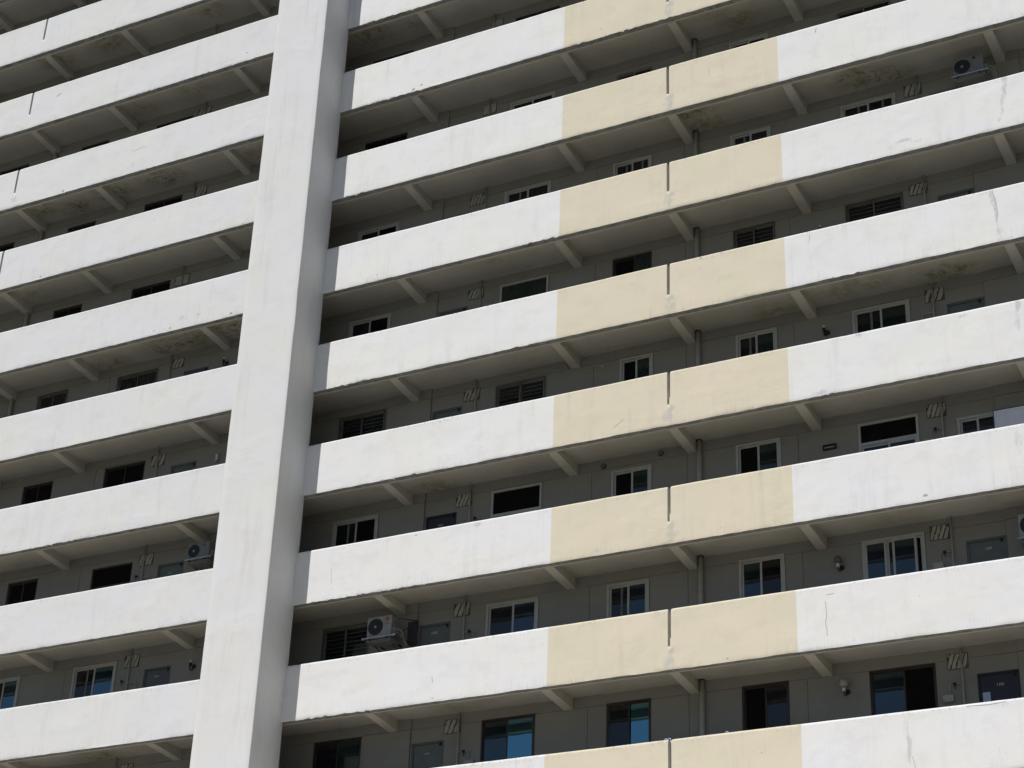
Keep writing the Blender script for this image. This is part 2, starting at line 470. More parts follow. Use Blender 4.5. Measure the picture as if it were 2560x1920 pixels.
def parapet(k, x0, x1, mats, slits=(), name='parapet', label=None):
    zt = ZT(k)
    # profile loop: (y, z below top, kind) kind f = free front, e = foot edge
    rows = [-HP, -HP + .03, -1.18, -1.08, -0.98, -0.88, -HS, -0.70, -0.60, -0.50, -0.40, -0.30, -0.20, -0.12, -0.06]
    prof = [(0.0, z, 'f') for z in rows]
    prof[0] = (0.004, -HP, 'e')
    prof += [(0.0, -0.042, 't'), (0.014, -0.015, 't'), (0.042, 0.0, 't'), (0.128, 0.0, 't'), (0.144, -0.008, 't'), (0.15, -0.022, 't')]
    prof += [(0.15, -HS, 'b'), (0.15, -HP + SY, 'b'), (0.20, -HP + SY, 'b'), (0.20, -HP, 'b'), (0.140, -HP, 'b'),
             (0.136, -HP + .007, 'g'), (0.018, -HP + .007, 'g'), (0.014, -HP - .001, 'e')]
    xs = []
    nn = max(2, int((x1 - x0) / 0.08))
    xs = [x0 + (x1 - x0) * i / nn for i in range(nn + 1)]
    for sx in slits:
        a, b = sx - .033, sx + .033
        xs = [x for x in xs if not (a - .045 < x < b + .045)] + [a - .03, a - .008, a, b, b + .008, b + .03]
    xs.sort()
    bm = bmesh.new()
    lv = bm.verts.layers.float.new('vh')
    ls = bm.verts.layers.float.new('stain')
    grid = []
    for x in xs:
        drop = 0
        for sx in slits:
            dd = abs(x - sx) - .033
            if dd < .004: drop = .016
            elif dd < .012: drop = .006
        col = []
        for (y, z, t) in prof:
            Z = zt + z
            Y = y
            if t == 'f':
                Y += front_y(x, Z)
            if t in 'e':
                Z += foot_dz(k, x, Z)
                Y += noise.noise(Vector((x * 6, k, 2))) * .004
            if t == 't':
                Z += noise.noise(Vector((x * 1.2, 2, k * 3.0))) * .004 + noise.noise(Vector((x * 6, 5, k * 3.0))) * .0015 - drop
                if y < .05: Y += front_y(x, zt) + (drop * .4 if y == 0 else 0)
            if t == 'g':
                Z += noise.noise(Vector((x * 5, 9, k))) * .002 + max(0, foot_dz(k, x, zt - HP)) * .8
            v = bm.verts.new((x, Y, Z))
            v[lv] = (z + HP) / HP
            s = 0
            for (kk, sx_, sz, rx, rz, st) in STAIN:
                if kk == k and abs(x - sx_) < rx * 2.2 and abs(z - sz) < rz * 2.2:
                    s = max(s, st * math.exp(-((x - sx_) / rx) ** 2 - ((z - sz) / rz) ** 2))
            v[ls] = s
            col.append(v)
        grid.append(col)
    P = len(prof)
    up = [i for i in range(P) if prof[i][1] > -HS - 1e-6 and i >= 6 and prof[i][0] < .16 and i <= 21]
    up = list(range(rows.index(-HS), [i for i, q in enumerate(prof) if q[0] == .15 and q[1] == -HS][0] + 1))
    for i in range(len(xs) - 1):
        mid = (xs[i] + xs[i + 1]) / 2
        gap = any(abs(mid - sx) < .03 for sx in slits)
        for j in range(P):
            j2 = (j + 1) % P
            if gap and j in up and j2 in up and j2 == j + 1:
                continue
            f = bm.faces.new((grid[i][j], grid[i + 1][j], grid[i + 1][j2], grid[i][j2]))
            t = prof[j][2] + prof[j2][2]
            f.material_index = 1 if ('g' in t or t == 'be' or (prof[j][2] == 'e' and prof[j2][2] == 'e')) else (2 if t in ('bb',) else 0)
            f.smooth = t in ('ff', 'tt', 'ft')
        if gap:
            for c in (i, i + 1):
                bm.faces.new([grid[c][j] for j in up]).material_index = 6
            bm.faces.new((grid[i][up[0]], grid[i + 1][up[0]], grid[i + 1][up[-1]], grid[i][up[-1]]))
    if x0 < -20:
        bm.faces.new(grid[0][::-1])
    if x1 > 10:
        bm.faces.new(grid[-1])
    # a narrow plaster ledge left in the lower part of some slits
    for sx in slits:
        if k >= 4:
            box(bm, sx + .010, sx + .034, .012, .14, zt - HS - .01, zt - HS + .17, 0)
    # cracks and chips lying on the plaster
    def flat(pts, mi, lift=.0025):
        f = bm.faces.new([bm.verts.new((px, front_y(px, zt + pz) - lift, zt + pz)) for px, pz in pts])
        f.material_index = mi
    for (kk, pts, wd) in CRACKS:
        if kk != k or not (x0 < pts[0][0] < x1):
            continue
        path = []
        for a, b in zip(pts[:-1], pts[1:]):
            for t in range(5):
                path.append((a[0] + (b[0] - a[0]) * t / 5 + random.uniform(-.008, .008), a[1] + (b[1] - a[1]) * t / 5))
        path.append(pts[-1])
        for a, b in zip(path[:-1], path[1:]):
            dx, dz = b[0] - a[0], b[1] - a[1]
            l = math.hypot(dx, dz) or 1
            nx, nz = -dz / l * wd, dx / l * wd
            flat([(a[0] - nx, a[1] - nz), (b[0] - nx, b[1] - nz), (b[0] + nx, b[1] + nz), (a[0] + nx, a[1] + nz)], 4)
    for (kk, cx, cz, r) in CHIPS:
        if kk == k and x0 < cx - r and cx + r < x1:
            flat([(cx + r * random.uniform(.6, 1.2) * math.cos(t), cz + r * random.uniform(.4, .8) * math.sin(t))
                  for t in [2 * math.pi * q / 9 for q in range(9)]], 3)
    for kk, a, b in FLAKE:      # curls of loose paint hanging at the foot
        if kk == k and x0 <= a and b <= x1:
            x = a
            while x < b:
                l = random.uniform(.03, .11)
                if random.random() < .55:
                    zz = zt - HP + foot_dz(k, x, zt - HP)
                    pts = [(x, -.002, zz + .01), (x + l, -.002, zz + .012), (x + l * .8, .004 + random.uniform(0, .02), zz - random.uniform(.006, .02)),
                           (x + l * .3, .002, zz - random.uniform(.004, .014))]
                    f = bm.faces.new([bm.verts.new(q) for q in pts])
                    f.material_index = random.choice([5, 5, 3])
                x += l + random.uniform(.02, .2)
    o = part(name, bm, [mats, MG, MS, MCHIP, MCRACK, MFLAKE, MSLIT], label=label)
    return o

CRACKS = [(6, [(3.19, -.33), (3.2, -.55), (3.18, -.75), (3.20, -1.02)], .004), (7, [(4.66, -.85), (4.70, -1.0), (4.72, -1.12)], .003),
          (7, [(5.7, -.05), (6.1, -.07), (6.4, -.05)], .004), (3, [(7.02, -.05), (7.1, -.45), (7.06, -.8)], .004),
          (1, [(3.55, -.1), (3.53, -.22)], .006), (3, [(3.2, -.1), (3.17, -.3)], .003), (6, [(3.22, -.21), (3.36, -.2)], .003),
          (-1, [(-18.6, -.45), (-18.45, -.36)], .010), (4, [(-1.25, -1.08), (-1.0, -.92)], .003),
          (6, [(-5.3, -.72), (-5.28, -.85)], .005), (1, [(1.0, -.35), (1.02, -.6)], .002), (5, [(-8.0, -.5), (-7.98, -.9)], .002),
          (0, [(-15.5, -.55), (-15.1, -.5)], .003)]
CHIPS = [(5, 5.24, -1.15, .05), (2, -11.58, -1.18, .045), (0, -6.58, -1.13, .035), (0, -6.8, -1.2, .05), (0, -17.75, -1.2, .05), (1, -14.4, -.35, .02),
         (2, -13.07, -.93, .03), (2, -12.95, -1.02, .02), (2, -12.6, -.98, .025), (2, -13.6, -1.17, .02), (2, -13.4, -1.18, .03), (2, -13.9, -1.15, .025),
         (0, -1.7, -1.02, .02), (6, 1.2, -1.2, .025), (5, -5.9, -.1, .022), (3, -4.4, -.03, .02), (3, .75, -.05, .03), (-1, -12.1, -1.0, .03), (1, -18.0, -1.2, .04)]
for q in range(70):
    CHIPS.append((random.randint(-2, 7), random.uniform(-20, 8), random.choice([-1.2, -1.1, -.05, -.5]) + random.uniform(-.04, .04), random.uniform(.007, .018)))

for k in range(L0, L1 + 1):
    xa_, xb_ = -2.66 + random.uniform(-.015, .015), 2.635 + .006 * (3 - k) + random.uniform(-.01, .01)
    parapet(k, XL, PX0 + .02, MWL, (-19.5,), label='older white parapet band left of the pier')
    parapet(k, PXI - .02, xa_, MW)
    parapet(k, xa_, xb_, MB, (0.0,), label='beige painted parapet panel with a narrow upright slit')
    parapet(k, xb_, XR, MW)

# corridor floor slabs and cross beams
SOF = {(0, -14.91, .7): 1, (0, -19.02, .61): .8, (0, -16.62, .79): 1, (0, -12.2, .8): .6, (2, -14.2, .81): 1, (2, -13.3, .83): 1.0, (2, -12.0, .75): 1,
       (2, -15.99, .98): .8, (1, 4.2, .78): 1, (1, 4.75, 1.0): .9, (1, .4, .5): .9, (1, .6, 1.05): .7, (3, 5.79, 1.01): .9, (3, 3.6, .7): .7, (3, 4.3, .75): .5,
       (3, 2.06, .96): .6, (-1, -8.6, .66): 1, (0, .9, .44): .5, (0, 1.4, .93): .7, (4, -6.1, 1.1): .7, (6, -5.3, .82): .5, (6, -14.54, 1.0): 1,
       (5, 4.25, .88): .4, (2, -4.65, .41): .5, (2, 4.5, .5): .4, (-1, -14.2, .6): .6, (-1, -16.2, .8): .7, (0, -18., .9): .8, (-2, -17.5, .6): .9, (-2, -19.5, .6): .9,
       (-2, -14.0, .6): .7, (-1, -7.3, .7): .5, (1, -18.9, .7): .6}
for k in range(L0, L1 + 1):
    for xa, xb in ((XL, PX0 + .01), (PXI - .01, XR)):
        bm = bmesh.new()
        ls = bm.verts.layers.float.new('stain')
        z0, z1 = ZS(k), ZT(k) - HP + .30
        nx, ny = int((xb - xa) / .14), 9
        ya, yb = (.2005 if True else .15), WY + .25
        g0 = []
        for i in range(nx + 1):
            x = xa + (xb - xa) * i / nx
            rowv = []
            for j in range(ny + 1):
                y = ya + (yb - ya) * j / ny
                v = bm.verts.new((x, y, z0 + noise.noise(Vector((x * 2, y * 2, k))) * .004))
                s = 0
                for (kk, sx, sy), st in SOF.items():
                    if kk == k:
                        s = max(s, st * math.exp(-((x - sx) / .62) ** 2 - ((y - sy) / .42) ** 2))
                v[ls] = s
                rowv.append(v)
            g0.append(rowv)
        for i in range(nx):
            for j in range(ny):
                bm.faces.new((g0[i][j], g0[i][j + 1], g0[i + 1][j + 1], g0[i + 1][j])).smooth = True
        tv = [[bm.verts.new((x, y, z1)) for y in (.151, yb)] for x in (xa, xb)]
        bm.faces.new((tv[0][0], tv[1][0], tv[1][1], tv[0][1])).material_index = 1
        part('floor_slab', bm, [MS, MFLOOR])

BEAMX = [-22.2, -19.45, -16.70, -12.55, -6.90, -2.78, 0.01, 2.75, 7.22, 10.0]
proto = None
for k in range(-3, 8):
    for bx in BEAMX:
        bm = bmesh.new()
        zf, zi, zt = ZT(k) - HP, ZT(k) - HP - .075, ZS(k) + .02
        hw = .105
        d = [random.uniform(-.004, .004) for _ in range(8)]
        A = []
        for y, z in ((.201, zf + .002), (.6, zf - .02), (WY + .02, zi)):
            A.append([bm.verts.new((bx - hw + random.uniform(-.003, .003), y, z)), bm.verts.new((bx + hw + random.uniform(-.003, .003), y, z)),
                      bm.verts.new((bx + hw, y, zt)), bm.verts.new((bx - hw, y, zt))])
        for a, b in zip(A[:-1], A[1:]):
            for q in range(4):
                bm.faces.new((a[q], a[(q + 1) % 4], b[(q + 1) % 4], b[q]))
        bm.faces.new(A[0])
        bm.faces.new(A[-1][::-1])
        bmesh.ops.bevel(bm, geom=[e for e in bm.edges if abs(e.verts[0].co.y - e.verts[1].co.y) > .1 and e.verts[0].co.z < zt - .05], offset=.008, segments=1, affect='EDGES')
        if abs(bx - PX0) > .3:
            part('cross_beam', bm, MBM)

# the pier
bm = bmesh.new()
lv = bm.verts.layers.float.new('vh')
zb, ztp = 0.0, ZT(L0) + .4
nz = 300
ring = []
for i in range(nz + 1):
    z = zb + (ztp - zb) * i / nz
    row = []
    pts = [(PX0, WY)] + [(PX0, -PD + .02)] + [(PX0 + .02, -PD)]
    pts += [(PX0 + .02 + (PX1 - PX0 - .04) * t / 12, -PD) for t in range(1, 12)] + [(PX1 - .02, -PD), (PX1 - .006, -PD + .006), (PX1, -PD + .02)]
    pts += [(PX1, -PD + .02 + (PD - .02) * t / 8) for t in range(1, 9)] + [(PX1, .02), (PX1, .055), (PX1 - .4, .055), (PXI, .055), (PXI, .7), (PXI, WY)]
    for j, (x, y) in enumerate(pts):
        dy = noise.noise(Vector((x * 1.3, y, z * .8))) * .006 if y < -PD + .01 else 0
        dx = noise.noise(Vector((x, y * 2, z * 1.2))) * .006 if x > PX1 - .01 and y > -PD else 0
        if -PD - .001 < y < -PD + .03:
            dx += noise.noise(Vector((3, 1, z * 3.0))) * .004
        v = bm.verts.new((x + dx, y + dy, z))
        v[lv] = .5
        row.append(v)
    ring.append(row)
for i in range(nz):
    for j in range(len(ring[0]) - 1):
        f = bm.faces.new((ring[i][j], ring[i][j + 1], ring[i + 1][j + 1], ring[i + 1][j]))
        cxm = (pts[j][0] + pts[j + 1][0]) / 2
        cym = (pts[j][1] + pts[j + 1][1]) / 2
        f.smooth = not (abs(pts[j][0] - pts[j + 1][0]) + abs(pts[j][1] - pts[j + 1][1]) < .045 and (cxm < PX0 + .02 or cxm > PX1 - .02))
        if cym > .05:
            f.material_index = 1
bm.faces.new(ring[-1])
pier = part('pier', bm, [MP, MCW])

# ------------------------------------------------------------------ openings in the corridor wall
# (x0, x1, header below soffit, kind)
FLOOR_DROP = 2.515
SILL = 1.72
WIN = {}   # level -> list of dict
def win(k, x0, x1, top, frame='white', style='slider', bars=None, panes=('d', 'd'), split=.5, dark=False, mid=None, depth=.03, order=0):
    WIN.setdefault(k, []).append(dict(x0=x0, x1=x1, top=top, frame=frame, style=style, bars=bars, panes=panes, split=split, mid=mid, depth=depth, order=order))
cA, cB, cC, cW, cE = (-8.92, -7.70), (-4.78, -3.53), (-1.92, -.94), (.99, 1.97), (3.61, 4.87)
cF, cK, cJ = (-15.93, -14.66), (-18.55, -17.57), (-21.53, -20.44)
# bottom row (level 6)
win(6, *cA, .23, 'brown', panes=('d', 'g'), depth=.06)
win(6, *cB, .22, 'brown', panes=('s', 'r'), split=.49, depth=.02)
win(6, *cC, .21, 'brown', panes=('d', 'r'), split=.5, depth=.02, order=1)
win(6, *cW, .21, 'brown', panes=('k', 'd'), split=.5, depth=.05)
win(6, 3.57, 4.86, .23, 'brown', panes=('s', 'k'), split=.52, depth=.07, order=2)
win(6, *cF, .22, 'alu', panes=('s', 'q'), depth=.03)
win(6, *cK, .22, 'alu', panes=('s', 'q'), depth=.03)
# level 5
win(5, *cA, .27, 'alu', bars='h', panes=('d', 'd'), depth=.05)
win(5, *cB, .30, 'white', panes=('d', 's'), split=.52)
win(5, -1.94, -.98, .28, 'white', panes=('c', 's'), split=.51)
win(5, *cW, .20, 'white', panes=('s', 'd'), split=.48)
win(5, 3.57, 4.83, .21, 'white', panes=('s', 's'), split=.36, style='slider3')
win(5, -15.95, -14.66, .25, 'white', panes=('c', 'q'), split=.5)
win(5, -18.5, -17.58, .24, 'white', panes=('d', 'q'), split=.45)
# level 4
win(4, -8.90, -7.68, .31, 'white', panes=('c', 'k'), split=.52)
win(4, *cB, .27, 'white', panes=('k', 'k'), style='fixed', mid=.60)
win(4, -1.87, -.93, .32, 'white', panes=('k', 'g'), split=.52)
win(4, .98, 1.97, .25, 'white', panes=('k', 'g'), split=.5)
win(4, 3.62, 4.87, .29, 'white', panes=('k', 'g'), style='fixed', mid=.47)
win(4, -15.85, -14.62, .36, 'brown', panes=('k', 'k'), style='fixed', mid=.52, depth=.06)
win(4, -18.5, -17.54, .33, 'brown', panes=('k', 'k'), depth=.06)
win(4, 5.64, 6.45, .55, 'white', panes=('d', 'd'), depth=.04)
# level 3
win(3, -8.95, -7.70, .28, 'alu', bars='h', panes=('d', 'g'), split=.5, depth=.02)
win(3, *cB, .29, 'alu', bars='h', panes=('d', 'g'), split=.52, depth=.02)
win(3, -1.70, -.90, .26, 'white', panes=('k', 'g'), split=.5)
win(3, 1.03, 1.97, .28, 'white', panes=('c', 'g'), split=.5)
win(3, 3.63, 4.86, .27, 'white', panes=('c', 'g'), split=.5)
win(3, *cF, .26, 'brown', panes=('k', 'k'), depth=.06)
win(3, *cK, .29, 'brown', panes=('k', 'k'), depth=.06)
# level 2
win(2, -8.93, -7.75, .29, 'white', panes=('d', 'k'), split=.5)
win(2, -4.80, -3.53, .25, 'white', panes=('t', 't'), style='fixed', mid=1.2)
win(2, *cC, .25, 'brown', panes=('k', 'g'), split=.55, depth=.06)
win(2, 1.02, 2.0, .25, 'alu', bars='h', panes=('d', 'd'), split=.5, depth=.05)
win(2, 3.60, 4.88, .27, 'alu', bars='h', panes=('d', 'd'), split=.5, depth=.05)
win(2, *cF, .31, 'alu', bars='v', panes=('d', 'd'), depth=.03)
win(2, *cK, .31, 'alu', bars='v', panes=('d', 'd'), depth=.03)
# level 1
win(1, -8.90, -7.71, .35, 'white', panes=('d', 'k'))
win(1, -4.78, -3.54, .27, 'white', panes=('c', 'd'), split=.5)
win(1, *cC, .28, 'white', panes=('c', 'c'), split=.5)
win(1, 1.01, 1.98, .33, 'white', panes=('c', 'd'))
win(1, 3.62, 4.88, .31, 'white', panes=('c', 'c'))
win(1, *cF, .29, 'brown', panes=('k', 'k'), depth=.06)
win(1, *cK, .33, 'brown', panes=('k', 'k'), depth=.06)
# level 0
win(0, -8.95, -7.68, .28, 'brown', panes=('k', 'k'), depth=.06)
win(0, -4.74, -3.50, .30, 'white', panes=('d', 'd'))
win(0, -1.88, -.91, .35, 'alu', panes=('d', 'd'))
win(0, 1.03, 1.99, .35, 'white', panes=('d', 'd'))
win(0, 3.64, 4.93, .32, 'alu', panes=('d', 'd'))
win(0, *cF, .26, 'brown', panes=('k', 'k'), depth=.06)
win(0, *cK, .33, 'brown', panes=('k', 'k'), depth=.06)
# levels above, mostly hidden
for k in (-1, -2):
    win(k, -8.92, -7.68, .32, 'brown', panes=('k', 'k'), depth=.06)
    win(k, -4.71, -3.46, .29, 'brown', panes=('k', 'k'), depth=.06)
    win(k, *cC, .3, 'white', panes=('d', 'd'))
    win(k, *cW, .3, 'white', panes=('d', 'd'))
    win(k, *cE, .3, 'white', panes=('d', 'd'))
    win(k, *cF, .29, 'brown', panes=('k', 'k'), depth=.06)
    win(k, *cK, .27, 'brown', panes=('k', 'k'), depth=.06)
    win(k, *cJ, .27, 'brown', panes=('k', 'k'), depth=.06)
for k in (0, 1, 2, 3):
    win(k, *cJ, .28, 'brown', panes=('k', 'k'), depth=.06)

DOORS = {}
for k in range(-2, 7):
    DOORS[k] = [[-6.44, -5.65, .59, MDOOR], [-13.83, -13.06, .58, MDOOR]]
    if k != 4:
        DOORS[k].append([5.62, 6.40, .57, MDOOR])
DOORS[6][0][2] = .54; DOORS[6][2][3] = MDOORB; DOORS[6][2][2] = .56
DOORS[5][0][2] = .54; DOORS[5][2][2] = .54; DOORS[5][1][3] = MDOORL; DOORS[5][1][2] = .56
DOORS[4][0][3] = MDOORB; DOORS[4][0][2] = .6
DOORS[2][1][3] = MDOORL; DOORS[3][1][3] = MDOOR

SEAMS = [-2.34, 2.33, -.10, -15.96 + 13.6 + 0, 6.40 - 13.0 + 0]
SEAMS = [-2.34, 2.34, -0.12, -6.47, 6.41, -19.58, -13.04, -16.2, -11.7, -21.9]
for k in range(-3, 8):
    z_s = ZS(k)
    zfl = z_s - FLOOR_DROP
    holes = []      # x0,x1,z0,z1,depth
    for q in WIN.get(k, []):
        holes.append((q['x0'], q['x1'], z_s - SILL, z_s - q['top'], .14))
    for d in DOORS.get(k, []):
        holes.append((d[0], d[1], zfl + .01, z_s - d[2], .10))
    # shallow joints and a slightly proud column strip
    joints = [(s - .006, s + .006, zfl, z_s - .235) for s in SEAMS] + [(XL, XR, z_s - .241, z_s - .230)]
    proud = [(-7.62, -6.47, zfl, z_s + .02, -.035), (6.41, 7.6, zfl, z_s + .02, -.035), (-13.04, -12.0, zfl, z_s + .02, -.02)]
    for side in (0, 1):
        xa, xb = ((XL, PX0 + .05), (PXI - .05, XR))[side]
        xc = sorted({xa, xb, *[v for h in holes + joints + proud for v in h[:2] if xa < v < xb]})
        zc = sorted({zfl, z_s + .02, *[v for h in holes + joints + proud for v in h[2:4] if zfl < v < z_s + .02]})
        def depth(cx, cz):
            for h in holes:
                if h[0] < cx < h[1] and h[2] < cz < h[3]: return h[4]
            for j in joints:
                if j[0] < cx < j[1] and j[2] < cz < j[3]: return .014
            for p in proud:
                if p[0] < cx < p[1] and p[2] < cz < p[3]: return p[4]
            return 0.0
        D = [[depth((xc[i] + xc[i + 1]) / 2, (zc[j] + zc[j + 1]) / 2) for j in range(len(zc) - 1)] for i in range(len(xc) - 1)]
        bm = bmesh.new()
        def quad(*p):
            bm.faces.new([bm.verts.new(q) for q in p])
        for i in range(len(xc) - 1):
            for j in range(len(zc) - 1):
                y = WY + D[i][j]
                quad((xc[i], y, zc[j]), (xc[i + 1], y, zc[j]), (xc[i + 1], y, zc[j + 1]), (xc[i], y, zc[j + 1]))
                if i + 1 < len(xc) - 1 and D[i + 1][j] != D[i][j]:
                    y2 = WY + D[i + 1][j]
                    quad((xc[i + 1], y, zc[j]), (xc[i + 1], y2, zc[j]), (xc[i + 1], y2, zc[j + 1]), (xc[i + 1], y, zc[j + 1]))
                if j + 1 < len(zc) - 1 and D[i][j + 1] != D[i][j]:
                    y2 = WY + D[i][j + 1]
                    quad((xc[i], y, zc[j + 1]), (xc[i + 1], y, zc[j + 1]), (xc[i + 1], y2, zc[j + 1]), (xc[i], y2, zc[j + 1]))
        bmesh.ops.remove_doubles(bm, verts=bm.verts[:], dist=1e-5)
        part('corridor_wall', bm, MCW)

FR = {'white': MUW, 'alu': MAL, 'brown': MBR}
PN = {'d': MGL, 'g': MGT, 's': MGS, 'r': MGR, 'k': MDK, 't': MGT, 'c': MGL, 'q': MGQ}

def frame_rect(bm, x0, x1, z0, z1, y0, y1, w_, wt=None, mi=0):
    wt = wt or w_
    box(bm, x0, x0 + w_, y0, y1, z0, z1, mi)
    box(bm, x1 - w_, x1, y0, y1, z0, z1, mi)
    box(bm, x0 + w_, x1 - w_, y0 + .001, y1 - .001, z1 - wt, z1, mi)
    box(bm, x0 + w_, x1 - w_, y0 + .001, y1 - .001, z0, z0 + wt, mi)

for k, lst in WIN.items():
    for q in lst:
        x0, x1 = q['x0'], q['x1']
        zt_, zb_ = ZS(k) - q['top'], ZS(k) - SILL
        fm = FR[q['frame']]
        yb = WY + q['depth']
        w1 = .05 if q['frame'] == 'white' else .035
        yf = yb - (.055 if q['frame'] == 'white' else .03)
        bm = bmesh.new()
        frame_rect(bm, x0 + .002, x1 - .002, zb_ + .002, zt_ - .002, yf, WY + .135, w1)
        wmat = fm
        root = part('window', bm, wmat)
        if q['bars']:
            root['label'] = 'window behind %s guard bars' % ('level' if q['bars'] == 'h' else 'upright')
        elif 'r' in q['panes']:
            root['label'] = 'brown framed window with bright blue sky reflection'
        elif q['style'] == 'fixed' and q['panes'][0] != 't':
            root['label'] = 'window with one wide dark upper pane above small sashes'
        elif 't' in q['panes']:
            root['label'] = 'single wide greenish window'
        elif q['frame'] == 'brown' and q['panes'] == ('k', 'k'):
            root['label'] = 'dark screened window without a visible pale frame'
        zi0, zi1 = zb_ + w1, zt_ - w1
        xi0, xi1 = x0 + w1, x1 - w1
        sw = .045 if q['frame'] == 'white' else .03
        def sash(a, b, z0, z1, ys, code, cur=False):
            s = bmesh.new()
            frame_rect(s, a, b, z0, z1, ys, ys + .022, sw)
            sm = fm if code != 'k' or q['frame'] == 'white' else MBR
            so_ = part('sash', s, sm, root)
            g_ = bmesh.new()
            box(g_, a + sw - .004, b - sw + .004, ys + .009, ys + .014, z0 + sw - .004, z1 - sw + .004)
            part('pane', g_, PN[code], root)
            if code == 'c':       # a strip of curtain or inner stile behind the glass edge
                c_ = bmesh.new()
                xc_ = a + (b - a) * .55
                box(c_, xc_, xc_ + .05, ys + .004, ys + .007, z0 + sw, z1 - sw)
                part('inner_stile', c_, MCUR, root)
        if q['style'] == 'slider':
            xm = xi0 + (xi1 - xi0) * q['split']
            fy, by = yf + .012, yf + .040
            if q['order'] == 1: fy, by = by, fy
            sash(xi0, xm + .022, zi0, zi1, by, q['panes'][0])
            sash(xm - .022, xi1, zi0, zi1, fy, q['panes'][1])
        elif q['style'] == 'slider3':
            xm = xi0 + (xi1 - xi0) * q['split']
            xn = xi0 + (xi1 - xi0) * (q['split'] + .14)
            sash(xi0, xm + .02, zi0, zi1, yf + .012, q['panes'][0])
            sash(xm + .02, xn + .02, zi0, zi1, yf + .040, q['panes'][0])
            sash(xn - .022, xi1 - .12, zi0, zi1, yf + .012, q['panes'][1])
            sash(xi1 - .16, xi1, zi0, zi1, yf + .040, 'k')
        else:
            zm = zt_ - q['mid']
            g_ = bmesh.new()
            box(g_, xi0 - .004, xi1 + .004, yf + .03, yf + .036, zm, zi1 + .004)
            part('pane', g_, PN[q['panes'][0]], root)
            t_ = bmesh.new()
            box(t_, xi0, xi1, yf + .004, WY + .12, zm - .035, zm + .03)
            part('transom', t_, fm, root)
            xm = (xi0 + xi1) / 2
            sash(xi0, xm + .02, zi0, zm - .036, yf + .034, 'k' if q['frame'] == 'brown' else 'd')
            sash(xm - .02, xi1, zi0, zm - .036, yf + .010, 'k' if q['frame'] == 'brown' else 'd')
        if q['bars']:
            g_ = bmesh.new()
            yy = yf - .03
            frame_rect(g_, x0 + .004, x1 - .004, zb_ + .004, zt_ - .004, yy - .01, yy + .008, .018)
            if q['bars'] == 'h':
                z = zt_ - .10
                while z > zb_ + .05:
                    tube(g_, [(x0 + .01, yy, z), (x1 - .01, yy, z)], .007, 6)
                    z -= .098
                box(g_, (x0 + x1) / 2 - .02, (x0 + x1) / 2 + .02, yy - .008, yy + .006, zb_ + .03, zt_ - .03)
            else:
                x = x0 + .08
                while x < x1 - .04:
                    tube(g_, [(x, yy, zb_ + .02), (x, yy, zt_ - .02)], .007, 6)
                    x += .085
            part('guard_bars', g_, MBAR, root)

# doors
DT = {(5, 2): '1201', (6, 2): '1101', (5, 0): '1202'}
for k, lst in DOORS.items():
    for di, (x0, x1, top, m) in enumerate(lst):
        zt_, zf_ = ZS(k) - top, ZS(k) - FLOOR_DROP
        bm = bmesh.new()
        frame_rect(bm, x0 + .002, x1 - .002, zf_ + .012, zt_ - .002, WY + .02, WY + .095, .035)
        root = part('door', bm, m)
        if m is MDOORB:
            root['label'] = 'dark navy front door'
        bm = bmesh.new()
        box(bm, x0 + .036, x1 - .036, WY + .045, WY + .085, zf_ + .05, zt_ - .04, 0, .003)
        part('door_leaf', bm, m, root)
        bm = bmesh.new()
        box(bm, x1 - .13, x1 - .09, WY + .01, WY + .044, zt_ - .10, zt_ - .03, 0, .004)
        part('door_closer', bm, MBLK, root)
        if k >= 4:
            cx = (x0 + x1) / 2 + (.02 if di == 2 else -.03)
            cz = zt_ - .20 if k == 5 else zt_ - .24
            if (k, di) in DT:
                bm = text_bm(DT[(k, di)], .075, .0005)
                bmesh.ops.translate(bm, verts=bm.verts[:], vec=(cx, WY + .041, cz))
                part('door_number', bm, MWHT, root)
            else:
                bm = bmesh.new()
                box(bm, cx - .06, cx + .06, WY + .036, WY + .044, cz - .022, cz + .02, 0, .002)
                part('door_plate', bm, MPLATE, root)
        if k == 6 and di == 2:
            bm = bmesh.new()
            box(bm, x0 + .07, x0 + .21, WY + .040, WY + .044, zt_ - .62, zt_ - .36)
            part('paper_notice', bm, MPAPER, root)

